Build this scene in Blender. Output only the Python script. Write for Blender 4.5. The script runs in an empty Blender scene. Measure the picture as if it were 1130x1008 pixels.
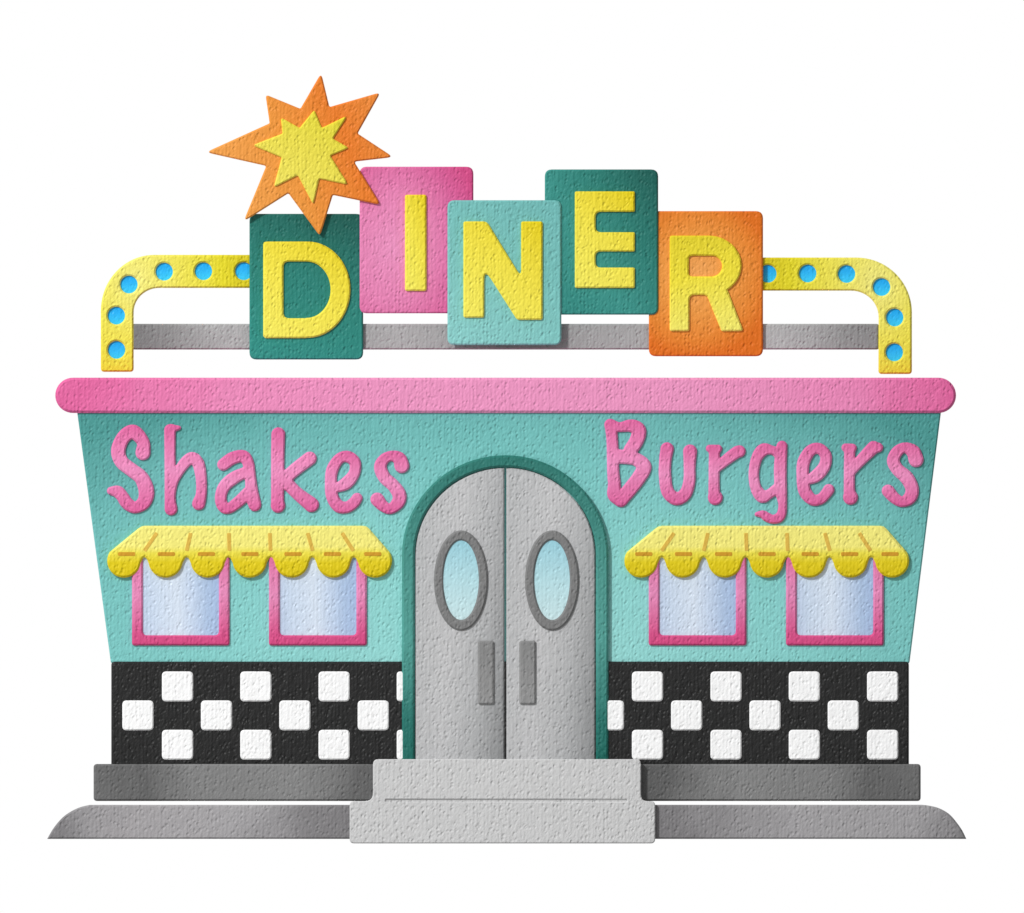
import bpy, bmesh, math
import numpy as np
from mathutils import Vector

# ------------------------------------------------------------------ scene basics
scene = bpy.context.scene
COL = scene.collection
CX, GY, S = 565.0, 931.0, 100.0          # photo pixel -> metres: x=(px-CX)/S, z=(GY-py)/S


def P(x, y):
    return ((x - CX) / S, (GY - y) / S)


def srgb(h):
    h = h.lstrip('#')
    out = []
    for i in (0, 2, 4):
        c = int(h[i:i + 2], 16) / 255.0
        out.append(c / 12.92 if c <= 0.04045 else ((c + 0.055) / 1.055) ** 2.4)
    return (*out, 1.0)


# ------------------------------------------------------------------ materials
def emboss_group():
    """Pebbled, lightly ribbed emboss pressed into every piece of card."""
    g = bpy.data.node_groups.new('pebbled_emboss', 'ShaderNodeTree')
    g.interface.new_socket('Strength', in_out='INPUT', socket_type='NodeSocketFloat')
    g.interface.new_socket('Normal', in_out='OUTPUT', socket_type='NodeSocketVector')
    g.interface.new_socket('Pit', in_out='OUTPUT', socket_type='NodeSocketFloat')
    N, L = g.nodes, g.links
    gi, go = N.new('NodeGroupInput'), N.new('NodeGroupOutput')
    tc = N.new('ShaderNodeTexCoord')

    def mapping(scale, rot=(0, 0, 0), src=None):
        rt = N.new('ShaderNodeMapping')          # turn first, then stretch
        rt.inputs['Rotation'].default_value = rot
        L.new(src or tc.outputs['Object'], rt.inputs['Vector'])
        m = N.new('ShaderNodeMapping')
        m.inputs['Scale'].default_value = scale
        L.new(rt.outputs[0], m.inputs['Vector'])
        return m.outputs[0]

    def noise(vec, detail=1.0, rough=0.5):
        n = N.new('ShaderNodeTexNoise')
        n.inputs['Scale'].default_value = 1.0
        n.inputs['Detail'].default_value = detail
        n.inputs['Roughness'].default_value = rough
        L.new(vec, n.inputs['Vector'])
        return n

    def math_(op, a, b=None, c=None, clamp=False):
        m = N.new('ShaderNodeMath')
        m.operation = op
        m.use_clamp = clamp
        for i, v in enumerate((a, b, c)):
            if v is None:
                continue
            if isinstance(v, (int, float)):
                m.inputs[i].default_value = v
            else:
                L.new(v, m.inputs[i])
        return m.outputs[0]

    # diagonal lumps, vertical ribs, scattered pits
    lumps = noise(mapping((25, 12, 15.0), (0, math.radians(-32), 0)), 2.0, 0.55).outputs[0]
    ribs = noise(mapping((30, 9, 4)), 0.0).outputs[0]
    warp = noise(mapping((6, 6, 6)), 1.0)
    wadd = N.new('ShaderNodeVectorMath')
    wadd.operation = 'MULTIPLY_ADD'
    L.new(warp.outputs['Color'], wadd.inputs[0])
    wadd.inputs[1].default_value = (0.05, 0.05, 0.05)
    L.new(tc.outputs['Object'], wadd.inputs[2])
    vor = N.new('ShaderNodeTexVoronoi')
    vor.inputs['Scale'].default_value = 1.0
    vor.inputs['Randomness'].default_value = 1.0
    L.new(mapping((20, 17, 15.5), (0, math.radians(-24), 0), wadd.outputs[0]), vor.inputs['Vector'])
    mr = N.new('ShaderNodeMapRange')
    mr.interpolation_type = 'SMOOTHSTEP'
    mr.inputs['From Min'].default_value = 0.05
    mr.inputs['From Max'].default_value = 0.46
    mr.inputs['To Min'].default_value = 1.0
    mr.inputs['To Max'].default_value = 0.0
    L.new(vor.outputs['Distance'], mr.inputs['Value'])
    pit = mr.outputs[0]
    h = math_('MULTIPLY', lumps, 0.66)
    h = math_('MULTIPLY_ADD', ribs, 0.26, h)
    h = math_('MULTIPLY_ADD', pit, -0.46, h)
    sx = N.new('ShaderNodeSeparateXYZ')
    L.new(tc.outputs['Object'], sx.inputs[0])
    linen = math_('SINE', math_('MULTIPLY_ADD', warp.outputs[0], 2.0, math_('MULTIPLY', sx.outputs[0], 2 * math.pi / 0.040)))
    h = math_('MULTIPLY_ADD', math_('MULTIPLY', linen, ribs), 0.075, h)
    b = N.new('ShaderNodeBump')
    b.inputs['Distance'].default_value = 0.0150
    L.new(h, b.inputs['Height'])
    L.new(gi.outputs['Strength'], b.inputs['Strength'])
    L.new(b.outputs[0], go.inputs['Normal'])
    L.new(pit, go.inputs['Pit'])
    return g


EMB = emboss_group()


def card(name, stops, t=None, bump=1.0, rough=0.55, spec=0.22, gain=0.90):
    """Airbrushed card.  stops = [(pos, '#hex'), ...]; t = ('lin', ax, az, c) or
    ('rad', cx, cz, sx, sz) over the piece's own bounding box (0..1)."""
    m = bpy.data.materials.new(name)
    m.use_nodes = True
    nt = m.node_tree
    N, L = nt.nodes, nt.links
    bs = N['Principled BSDF']
    bs.inputs['Roughness'].default_value = rough
    bs.inputs['Specular IOR Level'].default_value = spec
    e = N.new('ShaderNodeGroup')
    e.node_tree = EMB
    e.inputs['Strength'].default_value = bump
    L.new(e.outputs['Normal'], bs.inputs['Normal'])

    def M(op, a, b=None, c=None):
        n = N.new('ShaderNodeMath')
        n.operation = op
        for i, v in enumerate((a, b, c)):
            if v is None:
                continue
            if isinstance(v, (int, float)):
                n.inputs[i].default_value = v
            else:
                L.new(v, n.inputs[i])
        return n.outputs[0]
    tc = N.new('ShaderNodeTexCoord')
    if t is None or len(stops) == 1:
        val = None
    else:
        sp = N.new('ShaderNodeSeparateXYZ')
        L.new(tc.outputs['Generated'], sp.inputs[0])
        x, z = sp.outputs[0], sp.outputs[2]
        if t[0] == 'lin':
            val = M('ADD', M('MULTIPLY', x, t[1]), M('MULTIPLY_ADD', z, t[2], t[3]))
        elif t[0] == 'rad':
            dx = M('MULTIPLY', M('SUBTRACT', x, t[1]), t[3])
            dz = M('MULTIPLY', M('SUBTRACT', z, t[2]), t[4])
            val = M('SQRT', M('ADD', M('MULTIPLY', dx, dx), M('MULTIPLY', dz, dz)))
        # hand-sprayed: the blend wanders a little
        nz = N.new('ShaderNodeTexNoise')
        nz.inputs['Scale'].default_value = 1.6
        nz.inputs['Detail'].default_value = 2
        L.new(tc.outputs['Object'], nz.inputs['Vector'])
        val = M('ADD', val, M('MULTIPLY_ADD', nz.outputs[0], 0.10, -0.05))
    if val is None:
        col = N.new('ShaderNodeRGB').outputs[0]
        col.default_value = srgb(stops[0][1])
    else:
        cr = N.new('ShaderNodeValToRGB')
        cr.color_ramp.interpolation = 'EASE' if len(stops) == 2 else 'LINEAR'
        els = cr.color_ramp.elements
        while len(els) < len(stops):
            els.new(0.5)
        for el, (p, c) in zip(els, sorted(stops)):
            el.position = p
        for el, (p, c) in zip(els, sorted(stops)):
            el.color = srgb(c)
        L.new(val, cr.inputs[0])
        col = cr.outputs[0]
    # slight pigment mottling
    n2 = N.new('ShaderNodeTexNoise')
    n2.inputs['Scale'].default_value = 5.0
    n2.inputs['Detail'].default_value = 4
    L.new(tc.outputs['Object'], n2.inputs['Vector'])
    k = M('MULTIPLY_ADD', n2.outputs[0], 0.08, gain - 0.04)
    mx = N.new('ShaderNodeVectorMath')
    mx.operation = 'SCALE'
    L.new(col, mx.inputs[0])
    L.new(k, mx.inputs['Scale'])
    L.new(mx.outputs[0], bs.inputs['Base Color'])
    return m


MAT = {
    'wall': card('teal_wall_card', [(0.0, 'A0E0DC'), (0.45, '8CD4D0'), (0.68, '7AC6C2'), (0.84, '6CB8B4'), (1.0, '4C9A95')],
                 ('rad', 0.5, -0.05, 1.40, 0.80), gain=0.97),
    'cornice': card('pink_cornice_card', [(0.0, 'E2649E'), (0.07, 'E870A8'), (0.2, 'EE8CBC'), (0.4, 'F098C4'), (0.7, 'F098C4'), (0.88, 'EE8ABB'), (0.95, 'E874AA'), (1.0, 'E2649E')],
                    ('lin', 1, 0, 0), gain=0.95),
    'lettering': card('pink_letter_card', [(0.0, 'E0609C'), (0.5, 'F092C2'), (0.66, 'EE88BA'), (1.0, 'E0649E')], ('lin', 0, 1, 0), gain=0.96),
    'black': card('black_card', [(0, '232323')], bump=1.1, rough=0.5, spec=0.3),
    'white': card('white_card', [(0, 'FCFCFC')], bump=0.8, gain=1.0),
    'chalk': card('plain_white_card', [(0, 'FCFCFC')], bump=0.1),
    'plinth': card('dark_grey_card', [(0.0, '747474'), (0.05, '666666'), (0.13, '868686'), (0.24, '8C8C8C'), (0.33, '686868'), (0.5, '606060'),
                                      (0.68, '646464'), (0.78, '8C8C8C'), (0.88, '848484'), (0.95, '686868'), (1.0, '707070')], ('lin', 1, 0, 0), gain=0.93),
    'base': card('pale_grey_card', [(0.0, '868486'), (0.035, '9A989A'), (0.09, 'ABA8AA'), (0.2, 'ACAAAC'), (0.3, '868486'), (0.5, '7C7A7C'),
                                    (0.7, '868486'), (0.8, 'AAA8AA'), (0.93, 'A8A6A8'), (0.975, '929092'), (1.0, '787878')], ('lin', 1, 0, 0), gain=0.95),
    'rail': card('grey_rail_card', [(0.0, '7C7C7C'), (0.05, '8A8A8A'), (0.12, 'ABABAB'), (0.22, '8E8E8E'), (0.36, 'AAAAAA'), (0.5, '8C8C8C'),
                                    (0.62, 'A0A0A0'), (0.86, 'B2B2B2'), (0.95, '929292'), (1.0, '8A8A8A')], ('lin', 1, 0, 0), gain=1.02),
    'steps': card('light_grey_card', [(0, 'D0D0D0')], gain=0.97),
    'door': card('door_grey_card', [(0.0, 'BDBEBF'), (0.4, 'C8C8C9'), (0.72, 'B6B7B8'), (1.0, '909192')], ('lin', 0.85, -0.25, 0.18), gain=0.95),
    'doorframe': card('deep_teal_card', [(0.0, '1D6E63'), (0.15, '2A7A70'), (0.4, '56A49A'), (0.6, '509C92'), (1.0, '2D7A70')], ('lin', 0, 1, 0)),
    'darkgrey': card('oval_trim_grey_card', [(0, '848484')]),
    'handle': card('handle_grey_card', [(0, '8E8E8E'), (1.0, '9A9A9A')], ('lin', 0, -1, 1)),
    'ovalpane': card('pale_aqua_glass_card', [(0.0, 'D6F2F5'), (0.5, 'C0E9F0'), (1.0, 'A2DAE8')], ('lin', 0, 1, 0), bump=0.7, rough=0.3),
    'pane': card('pale_blue_glass_card', [(0.0, 'BFD0E8'), (0.18, 'CDDCEF'), (0.45, 'D8E4F3'), (0.62, 'C8D8EE'), (0.8, 'B0C6E4'), (1.0, 'A2BCE0')],
                 ('lin', 1.0, 0.06, -0.03), bump=0.8, rough=0.35, gain=1.0),
    'winframe': card('pink_frame_card', [(0.0, 'DE4C86'), (0.12, 'E25690'), (0.5, 'F092C2'), (0.72, 'EE86B8'), (1.0, 'D6508C')], ('lin', 0, 1, 0)),
    'awning': card('yellow_awning_card', [(0.0, 'D8C000'), (0.3, 'E2CC14'), (0.48, 'EEE04C'), (0.6, 'F6EC7C'), (1.0, 'F5EC80')], ('lin', 0, 1, 0), gain=0.98),
    'stripe': card('ochre_stripe_ink', [(0, 'E8BE50')], bump=0.6),
    'dash': card('orange_dash_ink', [(0, 'D89E2A')], bump=0.6),
    'arch': card('yellow_arch_card', [(0.0, 'F4EC80'), (0.3, 'EFE455'), (0.6, 'E4D826'), (0.92, 'C8B200')], ('rad', 0.22, 0.78, 1.15, 0.62), gain=0.97),
    'arch_r': card('yellow_arch_card_mirrored', [(0.0, 'F4EC80'), (0.3, 'EFE455'), (0.6, 'E4D826'), (0.92, 'C8B200')], ('rad', 0.78, 0.78, 1.15, 0.62), gain=0.97),
    'bulb': card('blue_bulb_card', [(0.0, '3AC6FC'), (1.0, '1CA6F4')], ('lin', 0, 1, 0), bump=0.6, rough=0.35, gain=1.02),
    'signletter': card('yellow_letter_card', [(0.0, 'F6EC60'), (0.5, 'F4E448'), (1.0, 'E8D00C')], ('lin', 0.35, 0.65, 0), gain=0.96),
    'signletter_r': card('yellow_letter_card_pale_left', [(0.0, 'F6EE70'), (0.55, 'F2E23C'), (1.0, 'E2D028')], ('lin', -0.1, 0.9, 0.1), gain=0.96),
    'board_d': card('deep_teal_board', [(0.0, '309488'), (0.5, '2A8478'), (1.0, '185A50')], ('lin', 0.25, 0.85, -0.1)),
    'board_i': card('pink_board', [(0.0, 'F096C4'), (0.45, 'EC86B8'), (0.8, 'DE619C'), (1.0, 'D84E8A')], ('rad', 0.3, 0.45, 1.25, 1.2)),
    'board_n': card('pale_teal_board', [(0.0, '90D6D1'), (0.6, '7CC6C1'), (1.0, '74BEBA')], ('lin', 0.3, 0.7, 0)),
    'board_e': card('teal_board', [(0.0, '2F8C82'), (0.4, '3C988E'), (0.7, '2A8075'), (1.0, '195E54')], ('lin', 0.55, 0.45, 0)),
    'board_r': card('orange_board', [(0.0, 'F2A65A'), (0.45, 'EE9A44'), (0.8, 'E8852C'), (1.0, 'E07018')], ('rad', 0.42, 0.55, 1.5, 1.8), gain=0.97),
    'star': card('orange_star_card', [(0.0, 'F0A24E'), (0.45, 'EC963C'), (0.8, 'E87C26'), (1.0, 'E88634')], ('lin', 0.95, 0.3, -0.1), gain=0.96),
    'star2': card('yellow_star_card', [(0.0, 'F6EA68'), (0.6, 'F0E24E'), (1.0, 'E8DC38')], ('lin', 0.4, 0.7, 0)),
    'ground': card('white_tabletop', [(0, 'C0C0C0')], bump=0.15),
}


acr = bpy.data.materials.new('clear_acrylic')
acr.use_nodes = True
_b = acr.node_tree.nodes['Principled BSDF']
_b.inputs['Base Color'].default_value = (1, 1, 1, 1)
_b.inputs['Roughness'].default_value = 0.0
_b.inputs['IOR'].default_value = 1.03
_b.inputs['Transmission Weight'].default_value = 1.0
MAT['acrylic'] = acr


# ------------------------------------------------------------------ outlines (photo pixels -> lists of points)
def area(p):
    return 0.5 * sum(p[i][0] * p[(i + 1) % len(p)][1] - p[(i + 1) % len(p)][0] * p[i][1] for i in range(len(p)))


def rounded(pts, r, seg=5):
    """Round every corner of a polygon; r a number or a list per corner."""
    n, out = len(pts), []
    for i in range(n):
        rr = r[i] if isinstance(r, (list, tuple)) else r
        p0, p1, p2 = Vector(pts[i - 1]), Vector(pts[i]), Vector(pts[(i + 1) % n])
        a, b = (p0 - p1), (p2 - p1)
        la, lb = a.length, b.length
        a.normalize(); b.normalize()
        if rr <= 0.01:
            out.append(tuple(p1)); continue
        ang = a.angle(b)
        if ang > 3.10:
            out.append(tuple(p1)); continue
        d = min(rr / math.tan(ang / 2), la * 0.45, lb * 0.45)
        s, e = p1 + a * d, p1 + b * d
        for k in range(seg + 1):
            t = k / seg
            q = s * (1 - t) ** 2 + p1 * 2 * t * (1 - t) + e * t * t
            out.append((q.x, q.y))
    return out


def rect(x0, y0, x1, y1, r=3):
    return rounded([(x0, y0), (x1, y0), (x1, y1), (x0, y1)], r)


def ellipse(cx, cy, rx, ry, n=64):
    return [(cx + rx * math.cos(2 * math.pi * k / n), cy + ry * math.sin(2 * math.pi * k / n)) for k in range(n)]


def arc(cx, cy, rx, ry, a0, a1, n=24):
    return [(cx + rx * math.cos(math.radians(a0 + (a1 - a0) * k / n)), cy + ry * math.sin(math.radians(a0 + (a1 - a0) * k / n))) for k in range(n + 1)]


def crop(pts, ox, oy, s):
    return [(ox + p[0] / s, oy + p[1] / s) + tuple(q / s for q in p[2:]) for p in pts]


# strokes with a swelling nib -> merged outline, by contouring their distance field
def catmull(pts, sub=7):
    pts = [np.array(p, float) for p in pts]
    if len(pts) < 3:
        return pts
    ext = [2 * pts[0] - pts[1]] + pts + [2 * pts[-1] - pts[-2]]
    out = []
    for i in range(1, len(ext) - 2):
        a, b, c, d = ext[i - 1:i + 3]
        for k in range(sub):
            t = k / sub
            out.append(0.5 * (2 * b + (c - a) * t + (2 * a - 5 * b + 4 * c - d) * t * t + (3 * b - a - 3 * c + d) * t ** 3))
    out.append(pts[-1])
    return out


def contour(strokes, step=0.55, k=1.3):
    al = np.array([p for s in strokes for p in s])
    x0, x1 = al[:, 0].min() - 12, al[:, 0].max() + 12
    y0, y1 = al[:, 1].min() - 12, al[:, 1].max() + 12
    xs, ys = np.arange(x0, x1, step), np.arange(y0, y1, step)
    X, Y = np.meshgrid(xs, ys)
    F = None
    for s in strokes:
        pts = catmull(s)
        D = np.full(X.shape, 1e9)
        for a, b in zip(pts[:-1], pts[1:]):
            ab = b[:2] - a[:2]
            L2 = max(ab @ ab, 1e-9)
            t = np.clip(((X - a[0]) * ab[0] + (Y - a[1]) * ab[1]) / L2, 0, 1)
            d = np.hypot(X - a[0] - ab[0] * t, Y - a[1] - ab[1] * t) - (a[2] + (b[2] - a[2]) * t)
            D = np.minimum(D, d)
        if F is None:
            F = D
        else:
            h = np.clip(0.5 + 0.5 * (F - D) / k, 0, 1)
            F = F * (1 - h) + D * h - k * h * (1 - h)
    segs = {}
    ny, nx = F.shape
    ins = F < 0
    for j in range(ny - 1):
        row = ins[j:j + 2]
        act = np.nonzero((row[0, :-1] != row[0, 1:]) | (row[1, :-1] != row[1, 1:]) | (row[0, :-1] != row[1, :-1]))[0]
        for i in act:
            c = [(i, j), (i + 1, j), (i + 1, j + 1), (i, j + 1)]
            v = [F[q[1], q[0]] for q in c]
            cr = []
            for e in range(4):
                a, b = v[e], v[(e + 1) % 4]
                if (a < 0) != (b < 0):
                    A, B = c[e], c[(e + 1) % 4]
                    key = (min(A, B), max(A, B))
                    t = a / (a - b)
                    pt = (xs[0] + step * (A[0] + (B[0] - A[0]) * t), ys[0] + step * (A[1] + (B[1] - A[1]) * t))
                    cr.append((key, pt, a < 0))
            outs = [q for q in cr if q[2]]
            inn = [q for q in cr if not q[2]]
            for o, n_ in zip(outs, inn):
                segs[o[0]] = (n_[0], o[1])
    loops = []
    while segs:
        st = next(iter(segs))
        loop, cur = [], st
        while cur in segs:
            nx_, pt = segs.pop(cur)
            loop.append(pt)
            cur = nx_
        if len(loop) > 12:
            # smooth and thin out
            a = np.array(loop)
            for _ in range(3):
                a = 0.25 * np.roll(a, 1, 0) + 0.5 * a + 0.25 * np.roll(a, -1, 0)
            loops.append([tuple(q) for q in a[::2]])
    return loops


# ------------------------------------------------------------------ mesh building
def piece(name, outlines, mat, d0, d1, bevel=0.03, parent=None, tilt=None, segs=0, link=True):
    """A cut-out of real thickness from depth d0 to d1 (metres towards the viewer)
    with rounded edges.  outlines: [outer, hole, hole ...] in photo pixels."""
    cu = bpy.data.curves.new('tmp', 'CURVE')
    cu.dimensions = '2D'
    cu.fill_mode = 'BOTH'
    big = max(outlines, key=lambda o: abs(area(o)))
    for o in outlines:
        w = [P(*q[:2]) for q in o]
        want = 1 if o is big or all(not _inside(o[0], q) for q in outlines if q is not o) else -1
        if area(w) * want > 0:
            w.reverse()                       # outer clockwise, holes counter-clockwise
        sp = cu.splines.new('POLY')
        sp.points.add(len(w) - 1)
        for i, q in enumerate(w):
            sp.points[i].co = (q[0], q[1], 0, 1)
        sp.use_cyclic_u = True
    th = d1 - d0
    b = min(bevel * 0.78, th * 0.49)
    cu.extrude = th / 2 - b
    cu.bevel_depth = b
    cu.bevel_resolution = segs
    cu.offset = -b
    o = bpy.data.objects.new('tmp', cu)
    COL.objects.link(o)
    dg = bpy.context.evaluated_depsgraph_get()
    me = bpy.data.meshes.new_from_object(o.evaluated_get(dg))
    bpy.data.objects.remove(o)
    bpy.data.curves.remove(cu)
    me.name = name
    bm = bmesh.new()
    bm.from_mesh(me)
    bmesh.ops.remove_doubles(bm, verts=bm.verts, dist=2e-5)
    org = root_loc(parent)
    for v in bm.verts:
        x, y, z = v.co
        dd = d0 + z + th / 2
        if tilt:
            dd += tilt[0] + tilt[1] * (tilt[2] - y) if z > 0 else 0
        v.co = (x - org.x, -dd - org.y, y - org.z)
    for f in bm.faces:
        f.smooth = True
    bmesh.ops.recalc_face_normals(bm, faces=bm.faces)
    bpy.data.meshes.remove(me)
    me = bpy.data.meshes.new(name)
    bm.to_mesh(me)
    bm.free()
    me.set_sharp_from_angle(angle=math.radians(25))
    me.materials.append(MAT[mat])
    if not link:
        return me
    ob = bpy.data.objects.new(name, me)
    COL.objects.link(ob)
    ob.parent = parent
    return ob


def _inside(p, poly):
    x, y, c = p[0], p[1], False
    for i in range(len(poly)):
        a, b = poly[i - 1], poly[i]
        if (a[1] > y) != (b[1] > y) and x < (b[0] - a[0]) * (y - a[1]) / (b[1] - a[1]) + a[0]:
            c = not c
    return c


def root_loc(o):
    if o is None:
        return Vector((0, 0, 0))
    while o.parent:
        o = o.parent
    return Vector(o.location)


def merge(ob, others):
    """Surface pattern stays inside its part: add meshes (own material) to ob."""
    bm = bmesh.new()
    bm.from_mesh(ob.data)
    for me in others:
        m = me.materials[0]
        if m.name not in [q.name for q in ob.data.materials]:
            ob.data.materials.append(m)
        idx = [q.name for q in ob.data.materials].index(m.name)
        for p in me.polygons:
            p.material_index = idx
        n0 = len(bm.faces)
        bm.from_mesh(me)
        bm.faces.ensure_lookup_table()
        bpy.data.meshes.remove(me)
    bm.to_mesh(ob.data)
    bm.free()
    ob.data.set_sharp_from_angle(angle=math.radians(25))


def thing(name, label, cat, px, py, d=0.0, group=None):
    o = bpy.data.objects.new(name, None)
    x, z = P(px, py)
    o.location = (x, -d, z)
    o.empty_display_size = 0.3
    COL.objects.link(o)
    o['label'] = label
    o['category'] = cat
    if group:
        o['group'] = group
    return o


DEEP = -4.2          # how far back the building runs

# ================================================================== THE DINER
diner = thing('diner', 'teal diner building with pink roof edge, checkered lower wall, yellow awnings and grey double doors', 'diner', 565, 931, 0)

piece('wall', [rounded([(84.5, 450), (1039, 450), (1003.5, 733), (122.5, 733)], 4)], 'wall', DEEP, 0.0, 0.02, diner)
cap = arc(1035.5, 436.5, 19.5, 19.5, -90, 90, 20) + arc(80.5, 436.5, 19.5, 19.5, 90, 270, 20)
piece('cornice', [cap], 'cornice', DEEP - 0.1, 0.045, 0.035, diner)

# black lower wall with its white tiles (tiles are the panel's own pattern)
panel = piece('checkered_wall', [rounded([(122.8, 730.3), (1003, 730.3), (1003, 845), (122.8, 845)], [4, 4, 0, 0])], 'black', DEEP, 0.035, 0.03, diner)
tiles = []
for r_, (y0, y1) in enumerate(((741.2, 774.3), (773.2, 806.2), (805.6, 838.6))):
    xs_ = (135, 221.7, 308.2, 394.7, 654.2, 740.5, 827, 913.4) if r_ == 1 else (178.7, 265.1, 351.5, 437.8, 697.3, 784, 870.4, 956.8)
    for x in xs_:
        xl, xr = (x, 447) if x > 430 and x < 450 else ((668, x + 34.4) if 650 < x < 660 else (x, x + 34.4))
        tiles.append(piece('tile', [rect(xl, y0, xr, y1, 5)], 'white', 0.02, 0.055, 0.018, diner, link=False))
merge(panel, tiles)

# foundation
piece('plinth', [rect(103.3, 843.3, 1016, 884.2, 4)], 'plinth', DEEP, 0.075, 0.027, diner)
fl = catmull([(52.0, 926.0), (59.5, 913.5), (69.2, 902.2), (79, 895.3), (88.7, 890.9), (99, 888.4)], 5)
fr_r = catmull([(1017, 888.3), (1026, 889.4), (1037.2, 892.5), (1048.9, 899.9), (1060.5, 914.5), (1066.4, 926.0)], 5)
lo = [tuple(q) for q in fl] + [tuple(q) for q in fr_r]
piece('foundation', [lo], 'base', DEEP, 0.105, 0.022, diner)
piece('spacer', [[(116, 883.9), (1003, 883.9), (1003, 888.6), (116, 888.6)]], 'acrylic', DEEP + 0.1, 0.065, 0.0004, diner)
piece('footing', [[(396, 926.3), (713, 926.3), (713, 930.9), (396, 930.9)]], 'acrylic', DEEP + 0.1, 0.09, 0.0004, diner)

# entrance steps
st = [(411.6, 838), (707.3, 838), (707.3, 884.2), (723, 884.2), (723, 931), (385.8, 931), (385.8, 884.2), (411.6, 884.2)]
st_r = rounded(st, [6, 6, 8, 5, 5, 5, 5, 9])
slot = rounded([(425.5, 882.4), (692, 882.4), (692, 885.0), (425.5, 885.0)], 0.8, 2)
steps = piece('entrance_steps', [st_r], 'steps', -0.05, 0.150, 0.02, diner)
piece('tread', [st_r, slot], 'steps', 0.095, 0.17, 0.014, steps)

# doorway
def door_outline(x0, x1, ytop, ymid, ybot, n=40):
    cx, rx = (x0 + x1) / 2, (x1 - x0) / 2
    return [(x0, ybot)] + arc(cx, ymid, rx, ymid - ytop, 180, 360, n) + [(x1, ybot)]
outer = door_outline(443.6, 671.3, 502.6, 613, 840)
inner = door_outline(457.6, 657.6, 515.6, 613, 845)
fr = outer + inner[::-1]
piece('door_frame', [fr], 'doorframe', -0.05, 0.07, 0.028, diner)

def half_door(left):
    o = door_outline(458.6, 656.8, 516.6, 613, 842)
    if left:
        q = [p for p in o if p[0] <= 556.2] + [(556.5, 517.2), (556.5, 842)]
    else:
        q = [(558.8, 842), (558.8, 517.2)] + [p for p in o if p[0] >= 559.1]
    return q
for left in (True, False):
    dr = piece('door', [half_door(left)], 'door', 0.0, 0.048, 0.018, diner)
    cx = 508.7 if left else 609.2
    cyo = 640.8
    fr_ = piece('door_window', [ellipse(cx, cyo, 29.8, 55.2, 72), ellipse(cx, cyo - 0.4, 19.6, 43.9, 64)], 'darkgrey', 0.03, 0.078, 0.024, dr)
    piece('pane', [ellipse(cx, cyo - 0.4, 21.5, 46, 64)], 'ovalpane', 0.04, 0.056, 0.003, dr)
    hx = (527.2, 545.3) if left else (573, 591.4)
    piece('handle', [rect(hx[0], 707.3, hx[1], 777.6, 3)], 'handle', 0.03, 0.08, 0.024, dr)

# windows
for (x0, x1, i0, i1) in ((145.7, 253.3, 157.6, 241.6), (296.8, 404.8, 308.8, 393.3), (715.9, 823.6, 727.7, 812), (867.4, 975.2, 879.2, 963.6)):
    w = piece('window', [rect(x0, 598, x1, 712.5, 3), rounded([(i0, 607), (i1, 607), (i1, 701.3), (i0, 701.3)], 5)], 'winframe', -0.02, 0.036, 0.024, diner)
    piece('pane', [rect(i0 - 3, 604, i1 + 3, 704.5, 1)], 'pane', -0.02, 0.008, 0.004, w)

# awnings
def awning_outline(dx):
    cs = [(136.8, 18.6), (182.7, 18.9), (229.3, 18.9), (275.6, 18.9), (322.0, 18.9), (368.0, 18.9), (413.9, 18.8)]
    pts = [(157.5, 580.4), (402.8, 580.4), (428.5, 607)]
    poly = []
    for (cx, r) in reversed(cs):
        a = []
        first, last = cx == 413.9, cx == 136.8
        a0 = -32 if first else 8
        a1 = 212 if last else 172
        a += arc(cx, 619.2, r, 18.6, a0, a1, 18)
        poly += a
        if not last:
            nx = cx - r * 0.99
            nxt = nx - 4.2
            mid = (nx + nxt + 0.0) / 2 - 2.0
            poly += [(cx - 21.2, 616.2), (cx - 23.1, 615.2), (cx - 25, 616.2)]
    q = rounded([(157.5, 580.4), (402.8, 580.4)], 0)
    full = [(152.5, 583.5), (156, 581.2), (160, 580.4), (400, 580.4), (404.5, 581.2), (407.5, 583.8)] + poly
    return [(p[0] + dx, p[1]) for p in full]

stripes = [((270, 430), (230, 487)), ((378, 430), (365, 487)), ((500, 430), (502, 487)), ((631, 430), (633, 487)), ((752, 430), (768, 487)), ((862, 430), (898, 487))]
dashes = [173, 300, 428, 567, 705, 831, 960]
for dx in (0, 570.7):
    tl = (0.0, 0.03, P(0, 580)[1])
    aw = piece('awning', [awning_outline(dx)], 'awning', -0.02, 0.045, 0.028, diner, tilt=tl)
    ex = []
    for a, b in stripes:
        a = Vector((80 + a[0] / 2.897 + dx, 440 + a[1] / 2.897)); b = Vector((80 + b[0] / 2.897 + dx, 440 + b[1] / 2.897))
        n = (b - a).normalized(); n = Vector((-n.y, n.x)) * 2.1
        ex.append(piece('s', [rounded([tuple(a + n), tuple(b + n), tuple(b - n), tuple(a - n)], 0.8, 2)], 'stripe', 0.03, 0.0485, 0.002, diner, tilt=tl, link=False))
    for x in dashes:
        cx = 80 + x / 2.897 + dx
        ex.append(piece('s', [rounded([(cx - 9.5, 609.5), (cx + 9.5, 609.5), (cx + 9.5, 613.7), (cx - 9.5, 613.7)], 1.4, 2)], 'dash', 0.03, 0.0485, 0.002, diner, tilt=tl, link=False))
    merge(aw, ex)

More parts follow.
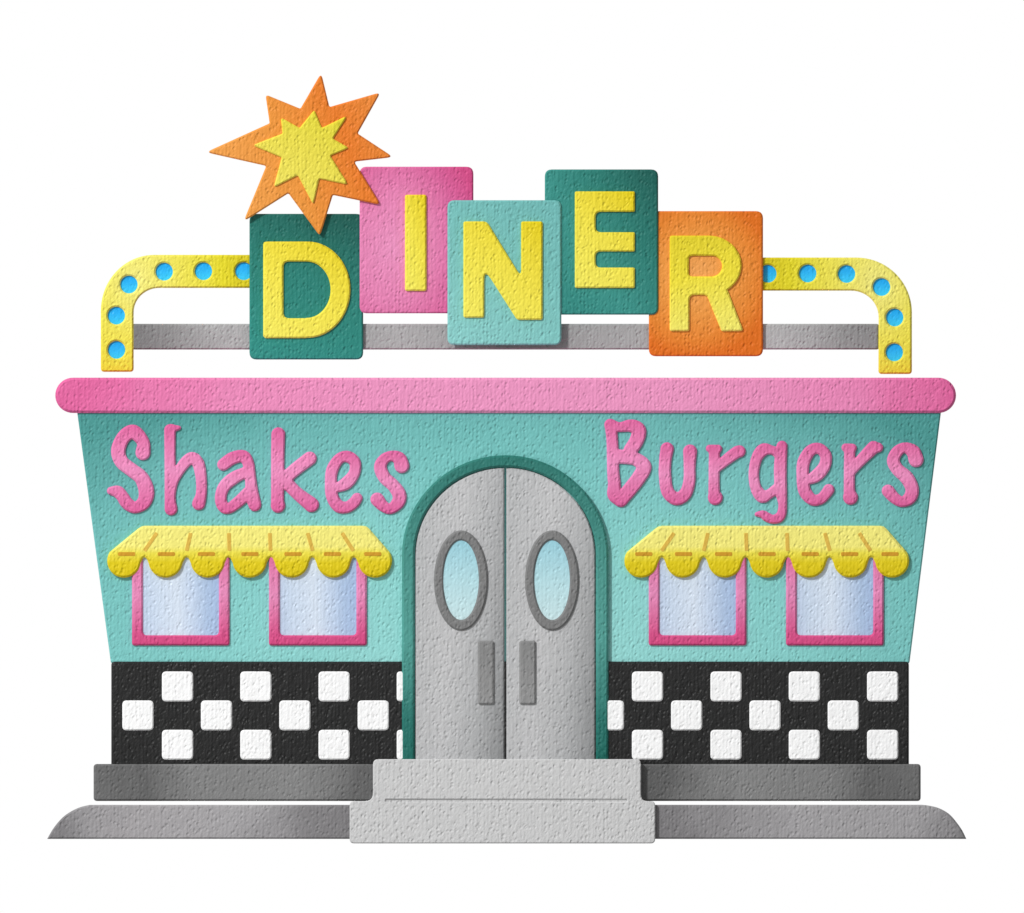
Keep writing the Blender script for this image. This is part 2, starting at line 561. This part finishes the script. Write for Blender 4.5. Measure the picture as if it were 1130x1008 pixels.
# ================================================================== WALL LETTERING
K = 6.278
W1 = dict(ox=110, oy=460, s=K)
W2 = dict(ox=280, oy=460, s=K)
W3 = dict(ox=660, oy=455, s=K)
W4 = dict(ox=850, oy=455, s=K)
LET = {
    'shakes': [
        (W1, [[(300, 250, 50), (300, 175, 42), (235, 106, 48), (168, 140, 46), (129, 230, 48), (150, 310, 46), (225, 372, 46), (290, 425, 48), (324, 520, 52),
               (305, 595, 46), (245, 630, 38), (190, 600, 42), (155, 550, 40), (125, 520, 40), (78, 514, 26)]]),
        (W1, [[(487, 92, 38), (487, 300, 36), (488, 560, 36), (494, 640, 42)], [(500, 82, 28), (548, 78, 14)],
              [(508, 540, 14), (520, 450, 24), (555, 370, 34), (600, 310, 38), (645, 285, 38), (685, 330, 40), (704, 440, 36), (703, 540, 36), (686, 602, 44)]]),
        (W1, [[(856, 332, 40), (920, 288, 42), (995, 274, 40), (1028, 320, 38), (1042, 400, 36), (1052, 500, 40), (1066, 580, 44), (1075, 612, 42)],
              [(1020, 380, 34), (930, 425, 42), (862, 485, 40), (838, 560, 38), (852, 618, 38), (890, 638, 34), (955, 595, 38), (1025, 530, 40)]]),
        (W2, [[(170, 122, 46), (166, 300, 44), (165, 560, 43), (168, 616, 48)], [(215, 430, 42), (290, 365, 44), (388, 290, 46)], [(225, 455, 42), (300, 530, 42), (400, 610, 50)]]),
        (W2, [[(560, 500, 26), (640, 462, 42), (695, 395, 38), (702, 320, 38), (655, 278, 38), (595, 290, 36), (545, 365, 40), (533, 460, 38), (542, 550, 40), (585, 618, 42),
               (645, 628, 38), (692, 598, 38), (716, 566, 36)]]),
        (W2, [[(1026, 340, 50), (1008, 290, 44), (955, 272, 34), (903, 295, 36), (877, 350, 42), (905, 420, 42), (965, 475, 42), (1008, 540, 46), (1000, 595, 44),
               (945, 640, 34), (892, 615, 38), (856, 574, 46)]]),
    ],
    'burgers': [
        (W3, [[(85, 88, 38), (98, 200, 38), (104, 400, 40), (112, 500, 42), (110, 572, 44), (155, 610, 44)],
              [(85, 88, 38), (150, 104, 32), (230, 94, 42), (282, 126, 48), (268, 195, 48), (225, 262, 46)],
              [(115, 306, 48), (190, 312, 46), (262, 326, 44), (318, 378, 49), (282, 455, 48), (220, 535, 48), (160, 608, 46)]]),
        (W3, [[(478, 255, 44), (465, 340, 41), (464, 450, 41), (484, 555, 42), (545, 600, 44), (605, 565, 42), (632, 480, 40), (634, 380, 39), (637, 272, 46)]]),
        (W3, [[(772, 252, 24), (832, 254, 26)], [(806, 270, 36), (804, 360, 36), (804, 560, 38), (812, 592, 50)], [(815, 400, 26), (880, 338, 36), (955, 282, 40), (980, 272, 40)]]),
        (dict(ox=815, oy=470, s=8.765), [[(420, 198, 50), (406, 350, 58), (404, 500, 58), (412, 640, 54), (426, 750, 40), (420, 840, 42), (390, 890, 46), (330, 905, 40), (268, 880, 42), (235, 856, 34), (178, 857, 20)],
              [(375, 262, 45), (320, 235, 40), (240, 233, 58), (178, 310, 52), (148, 450, 48), (163, 590, 50), (225, 682, 60), (290, 665, 45), (365, 610, 45)]]),
        (W4, [[(250, 478, 26), (320, 440, 42), (375, 375, 40), (384, 300, 38), (338, 252, 36), (278, 268, 38), (232, 345, 42), (224, 440, 40), (238, 545, 42), (290, 606, 38),
               (345, 604, 36), (382, 570, 36), (405, 538, 38)]]),
        (W4, [[(522, 246, 27), (570, 248, 27)], [(550, 265, 36), (548, 400, 36), (549, 560, 38), (556, 590, 50)], [(565, 415, 26), (618, 345, 36), (690, 270, 42), (715, 245, 42)], [(715, 245, 40), (748, 246, 32)]]),
        (W4, [[(1010, 330, 50), (990, 275, 46), (935, 246, 34), (882, 272, 38), (852, 335, 42), (880, 395, 42), (945, 455, 46), (982, 530, 44), (968, 592, 44), (912, 622, 34),
               (858, 592, 38), (816, 546, 42)]]),
    ],
}
for word, px, lab in (('shakes', 284, 'pink hand-lettered word Shakes on the teal wall left of the doors'),
                      ('burgers', 842, 'pink hand-lettered word Burgers on the teal wall right of the doors')):
    t = thing('wall_lettering', lab, 'lettering', px, 566, 0, 'pink words on the teal wall')
    for fr0, strokes in LET[word]:
        sk = [[(q[0], q[1], q[2] + 0.3) for q in crop(s, fr0['ox'], fr0['oy'], fr0['s'])] for s in strokes]
        piece('letter', contour(sk), 'lettering', -0.02, 0.036, 0.024, t)

# ================================================================== ROOF SIGNS
def c1(pts):
    return [(220 + x / 2.825, 70 + y / 2.825) for x, y in pts]


def c2(pts):
    return [(480 + x / 2.974, 160 + y / 2.974) for x, y in pts]


D_out = rounded([(199, 556), (345, 556)], 0)
D = [rounded(c1([(199, 556), (330, 556)]) + [], 0)]
d_outer = c1([(199, 564), (202, 558), (210, 556), (330, 556)] + arc(338, 706, 133, 150, -90, 90, 36) + [(330, 857), (206, 857), (199, 851)])
d_inner = c1([(262, 632), (266, 622), (276, 618), (330, 618)] + arc(334, 706, 75, 88, -90, 90, 30) + [(330, 795), (276, 795), (266, 791), (262, 780)])
i_outer = rounded(c1([(641, 410), (708, 410), (708, 710), (641, 710)]), 2.5)
n_outer = rounded(c1([(823, 493), (896, 493), (1003, 667), (1003, 493), (1070, 493), (1070, 800), (990, 800), (888, 640), (888, 793), (823, 793)]),
                  [2.5, 8, 2.5, 2.5, 2.5, 2.5, 6, 4, 2.5, 2.5])
e_outer = rounded(c2([(459, 153), (656, 153), (656, 220), (527, 220), (527, 287), (656, 287), (656, 350), (527, 350), (527, 403), (656, 403), (656, 470), (459, 470)]),
                  [2, 2, 2, 6, 6, 2, 2, 6, 6, 2, 2, 2])
r_outer = rounded(c2([(770, 298), (895, 298)] + [q for q in arc(898, 396, 108, 98, -85, 55, 26)] + [(1013, 612), (940, 612), (892, 493), (835, 493), (835, 612), (770, 612)]),
                  [3, 0] + [0] * 27 + [3, 3, 6, 6, 3, 3])
r_inner = c2([(833, 371), (837, 366), (845, 364)] + arc(908, 398, 34, 34, -90, 90, 16) + [(845, 432), (837, 430), (833, 425)])

GRP = 'lettered boards spelling the word DINER above the roof'
boards = [
    ('D', 275.3, 236.2, 400.8, 397, 0.065, 'board_d', [d_outer, d_inner], 'signletter', 'dark teal roof board with a yellow letter D, first board under the star'),
    ('I', 396.9, 184.2, 522.4, 346, 0.092, 'board_i', [i_outer], 'signletter', 'pink roof board with a yellow letter I'),
    ('N', 493.8, 221.2, 619.5, 381, 0.12, 'board_n', [n_outer], 'signletter', 'pale aqua roof board with a yellow letter N'),
    ('E', 601.2, 187.2, 726.3, 347.5, 0.092, 'board_e', [e_outer], 'signletter', 'green teal roof board with a yellow letter E'),
    ('R', 716, 233.2, 842, 393.4, 0.065, 'board_r', [r_outer, r_inner], 'signletter_r', 'orange roof board with a yellow letter R'),
]
SB = -0.30       # the roof signs stand a little behind the facade
for ch, x0, y0, x1, y1, dd, bmat, lo_, lmat, lab in boards:
    t = thing('sign_board', lab, 'sign', (x0 + x1) / 2, y1, -(SB + dd) , GRP)
    t.location.y = -(SB + dd - 0.034)
    piece('board', [rect(x0, y0, x1, y1, 8)], bmat, SB + dd - 0.034, SB + dd, 0.026, t)
    piece('letter', lo_, lmat, SB + dd - 0.02, SB + dd + 0.035, 0.022, t)

# starburst
s_out = [(28, 495), (385, 325), (372, 170), (565, 240), (685, 48), (735, 230), (1022, 155), (900, 385), (1092, 522), (880, 550), (1022, 792), (755, 745), (678, 968), (495, 735), (243, 890), (365, 575)]
s_in = [(296, 455), (460, 385), (458, 300), (560, 352), (645, 258), (690, 352), (834, 286), (755, 415), (838, 470), (740, 515), (836, 676), (675, 650), (640, 792), (550, 630), (417, 692), (455, 525)]
t = thing('starburst_sign', 'orange and yellow eight-pointed starburst above the letter D board', 'star sign', 340, 250, 0)
t.location.y = -(SB + 0.10)
rr = [2.6 if i % 2 == 0 else 2.0 for i in range(16)]
rr2 = [2.0 if i % 2 == 0 else 1.6 for i in range(16)]


def star_pts(pts, grow):
    q = [(225 + x / 5.305, 75 + y / 5.305) for x, y in pts]
    cx, cy = sum(p[0] for p in q) / 16, sum(p[1] for p in q) / 16
    return [((p[0] + (p[0] - cx) / math.hypot(p[0] - cx, p[1] - cy) * grow, p[1] + (p[1] - cy) / math.hypot(p[0] - cx, p[1] - cy) * grow) if i % 2 == 0 else p)
            for i, p in enumerate(q)]
piece('star', [rounded(star_pts(s_out, 3.4), rr)], 'star', SB + 0.10, SB + 0.137, 0.021, t)
piece('inner_star', [rounded(star_pts(s_in, 2.4), rr2)], 'star2', SB + 0.12, SB + 0.165, 0.018, t)

# arches with blue bulbs
GA = 'yellow bulb arches on the roof'
def arch(side):
    if side == 'left':
        o = [(111.3, 410.6), (111.3, 343)] + arc(170, 343, 58.7, 61.5, 180, 270, 20) + [(292, 281.5), (292, 318)] + arc(176, 345, 28.5, 27, 270, 180, 14) + [(147.5, 410.6)]
        dots = [(128.6, 386.3), (128.4, 348.5), (142.3, 314.2), (181.2, 300), (224.5, 299.5), (269, 299.5)]
    else:
        o = [(1006.3, 413), (1006.3, 345)] + arc(945, 345, 61.3, 60.6, 0, -90, 20) + [(826, 284.4), (826, 321)] + arc(939, 350, 30.5, 29, -90, 0, 14) + [(969.3, 413)]
        dots = [(986.9, 389), (987.3, 350.6), (972.8, 317), (934.2, 302.6), (891.3, 302), (847.3, 302.3)]
    n = len(o)
    r = [0] * n
    r[0] = r[-1] = 4
    o = rounded(o, r)
    t = thing('bulb_arch', 'yellow arch of blue bulbs curving down on the roof ' + ('beside the teal D board' if side == 'left' else 'beside the orange R board'), 'lighted arch',
              129 if side == 'left' else 987, 417, 0, GA)
    t.location.y = -(SB + 0.04)
    piece('arch', [o] + [ellipse(x, y, 9.6, 9.8, 36) for x, y in dots], 'arch' if side == 'left' else 'arch_r', SB - 0.03, SB + 0.025, 0.024, t)
    for x, y in dots:
        piece('bulb', [ellipse(x, y, 11, 11, 36)], 'bulb', SB - 0.027, SB - 0.012, 0.01, t)
arch('left')
arch('right')

t = thing('roof_rail', 'long grey horizontal rail behind the lettered boards above the roof', 'rail', 558, 418, 0)
t.location.y = -(SB - 0.03)
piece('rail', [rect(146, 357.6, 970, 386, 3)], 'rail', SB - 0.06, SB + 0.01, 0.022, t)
piece('mounting_panel', [[(126, 372), (991, 372), (991, 417.5), (126, 417.5)]], 'acrylic', SB - 0.10, SB - 0.061, 0.0004, t)

# ================================================================== GROUND
GROUND = True
if GROUND:
    bm = bmesh.new()
    vs = [bm.verts.new(v) for v in ((-60, -60, 0), (60, -60, 0), (60, 60, 0), (-60, 60, 0))]
    bm.faces.new(vs)
    me = bpy.data.meshes.new('ground')
    bm.to_mesh(me); bm.free()
    me.materials.append(MAT['ground'])
    g = bpy.data.objects.new('ground', me)
    COL.objects.link(g)
    g['kind'] = 'structure'

# ================================================================== LIGHT
w = bpy.data.worlds.new('World')
scene.world = w
w.use_nodes = True
N, L = w.node_tree.nodes, w.node_tree.links
bg = N['Background']
tc = N.new('ShaderNodeTexCoord')
def dotn(v):
    n = N.new('ShaderNodeVectorMath'); n.operation = 'DOT_PRODUCT'
    L.new(tc.outputs['Generated'], n.inputs[0]); n.inputs[1].default_value = v
    return n.outputs['Value']
def rng(v, a, b, c, d):
    n = N.new('ShaderNodeMapRange'); n.interpolation_type = 'SMOOTHSTEP'
    L.new(v, n.inputs[0])
    for i, q in enumerate((a, b, c, d)):
        n.inputs[i + 1].default_value = q
    return n.outputs[0]
FILL_HI, FILL_LO = 0.58, 0.0
back = rng(dotn((0, 1, 0)), 0.42, 0.8, 0.0, 1.0)
soft = rng(dotn(tuple(Vector((-0.62, -0.15, 0.77)).normalized())), -0.9, 0.9, FILL_LO, FILL_HI)
mx = N.new('ShaderNodeMix')
mx.data_type = 'FLOAT'
L.new(back, mx.inputs[0]); L.new(soft, mx.inputs[2]); mx.inputs[3].default_value = 1.0
L.new(mx.outputs[0], bg.inputs['Strength'])
bg.inputs['Color'].default_value = (1, 1, 1, 1)

lamp = bpy.data.lights.new('key_softbox', 'AREA')
lamp.shape = 'DISK'
lamp.size = 8.0
lamp.energy = 49163
lo_ = bpy.data.objects.new('key_softbox', lamp)
COL.objects.link(lo_)
lo_.location = Vector((0, 0, 4.2)) + Vector((-0.56, -0.68, 0.56)).normalized() * 80
lo_.rotation_euler = (Vector((0, 0, 4.2)) - lo_.location).to_track_quat('-Z', 'Y').to_euler()

# ================================================================== CAMERA
cam = bpy.data.cameras.new('camera')
cam.type = 'ORTHO'
cam.ortho_scale = 11.30
cam.clip_end = 300
co = bpy.data.objects.new('camera', cam)
COL.objects.link(co)
co.location = (0, -30, (GY - 504) / S)
co.rotation_euler = (math.radians(90), 0, 0)
scene.camera = co

vs_ = scene.view_settings
vs_.view_transform = 'Standard'
vs_.look = 'None'
vs_.exposure = 0
vs_.gamma = 1
scene.render.film_transparent = False
scene.cycles.max_bounces = 6
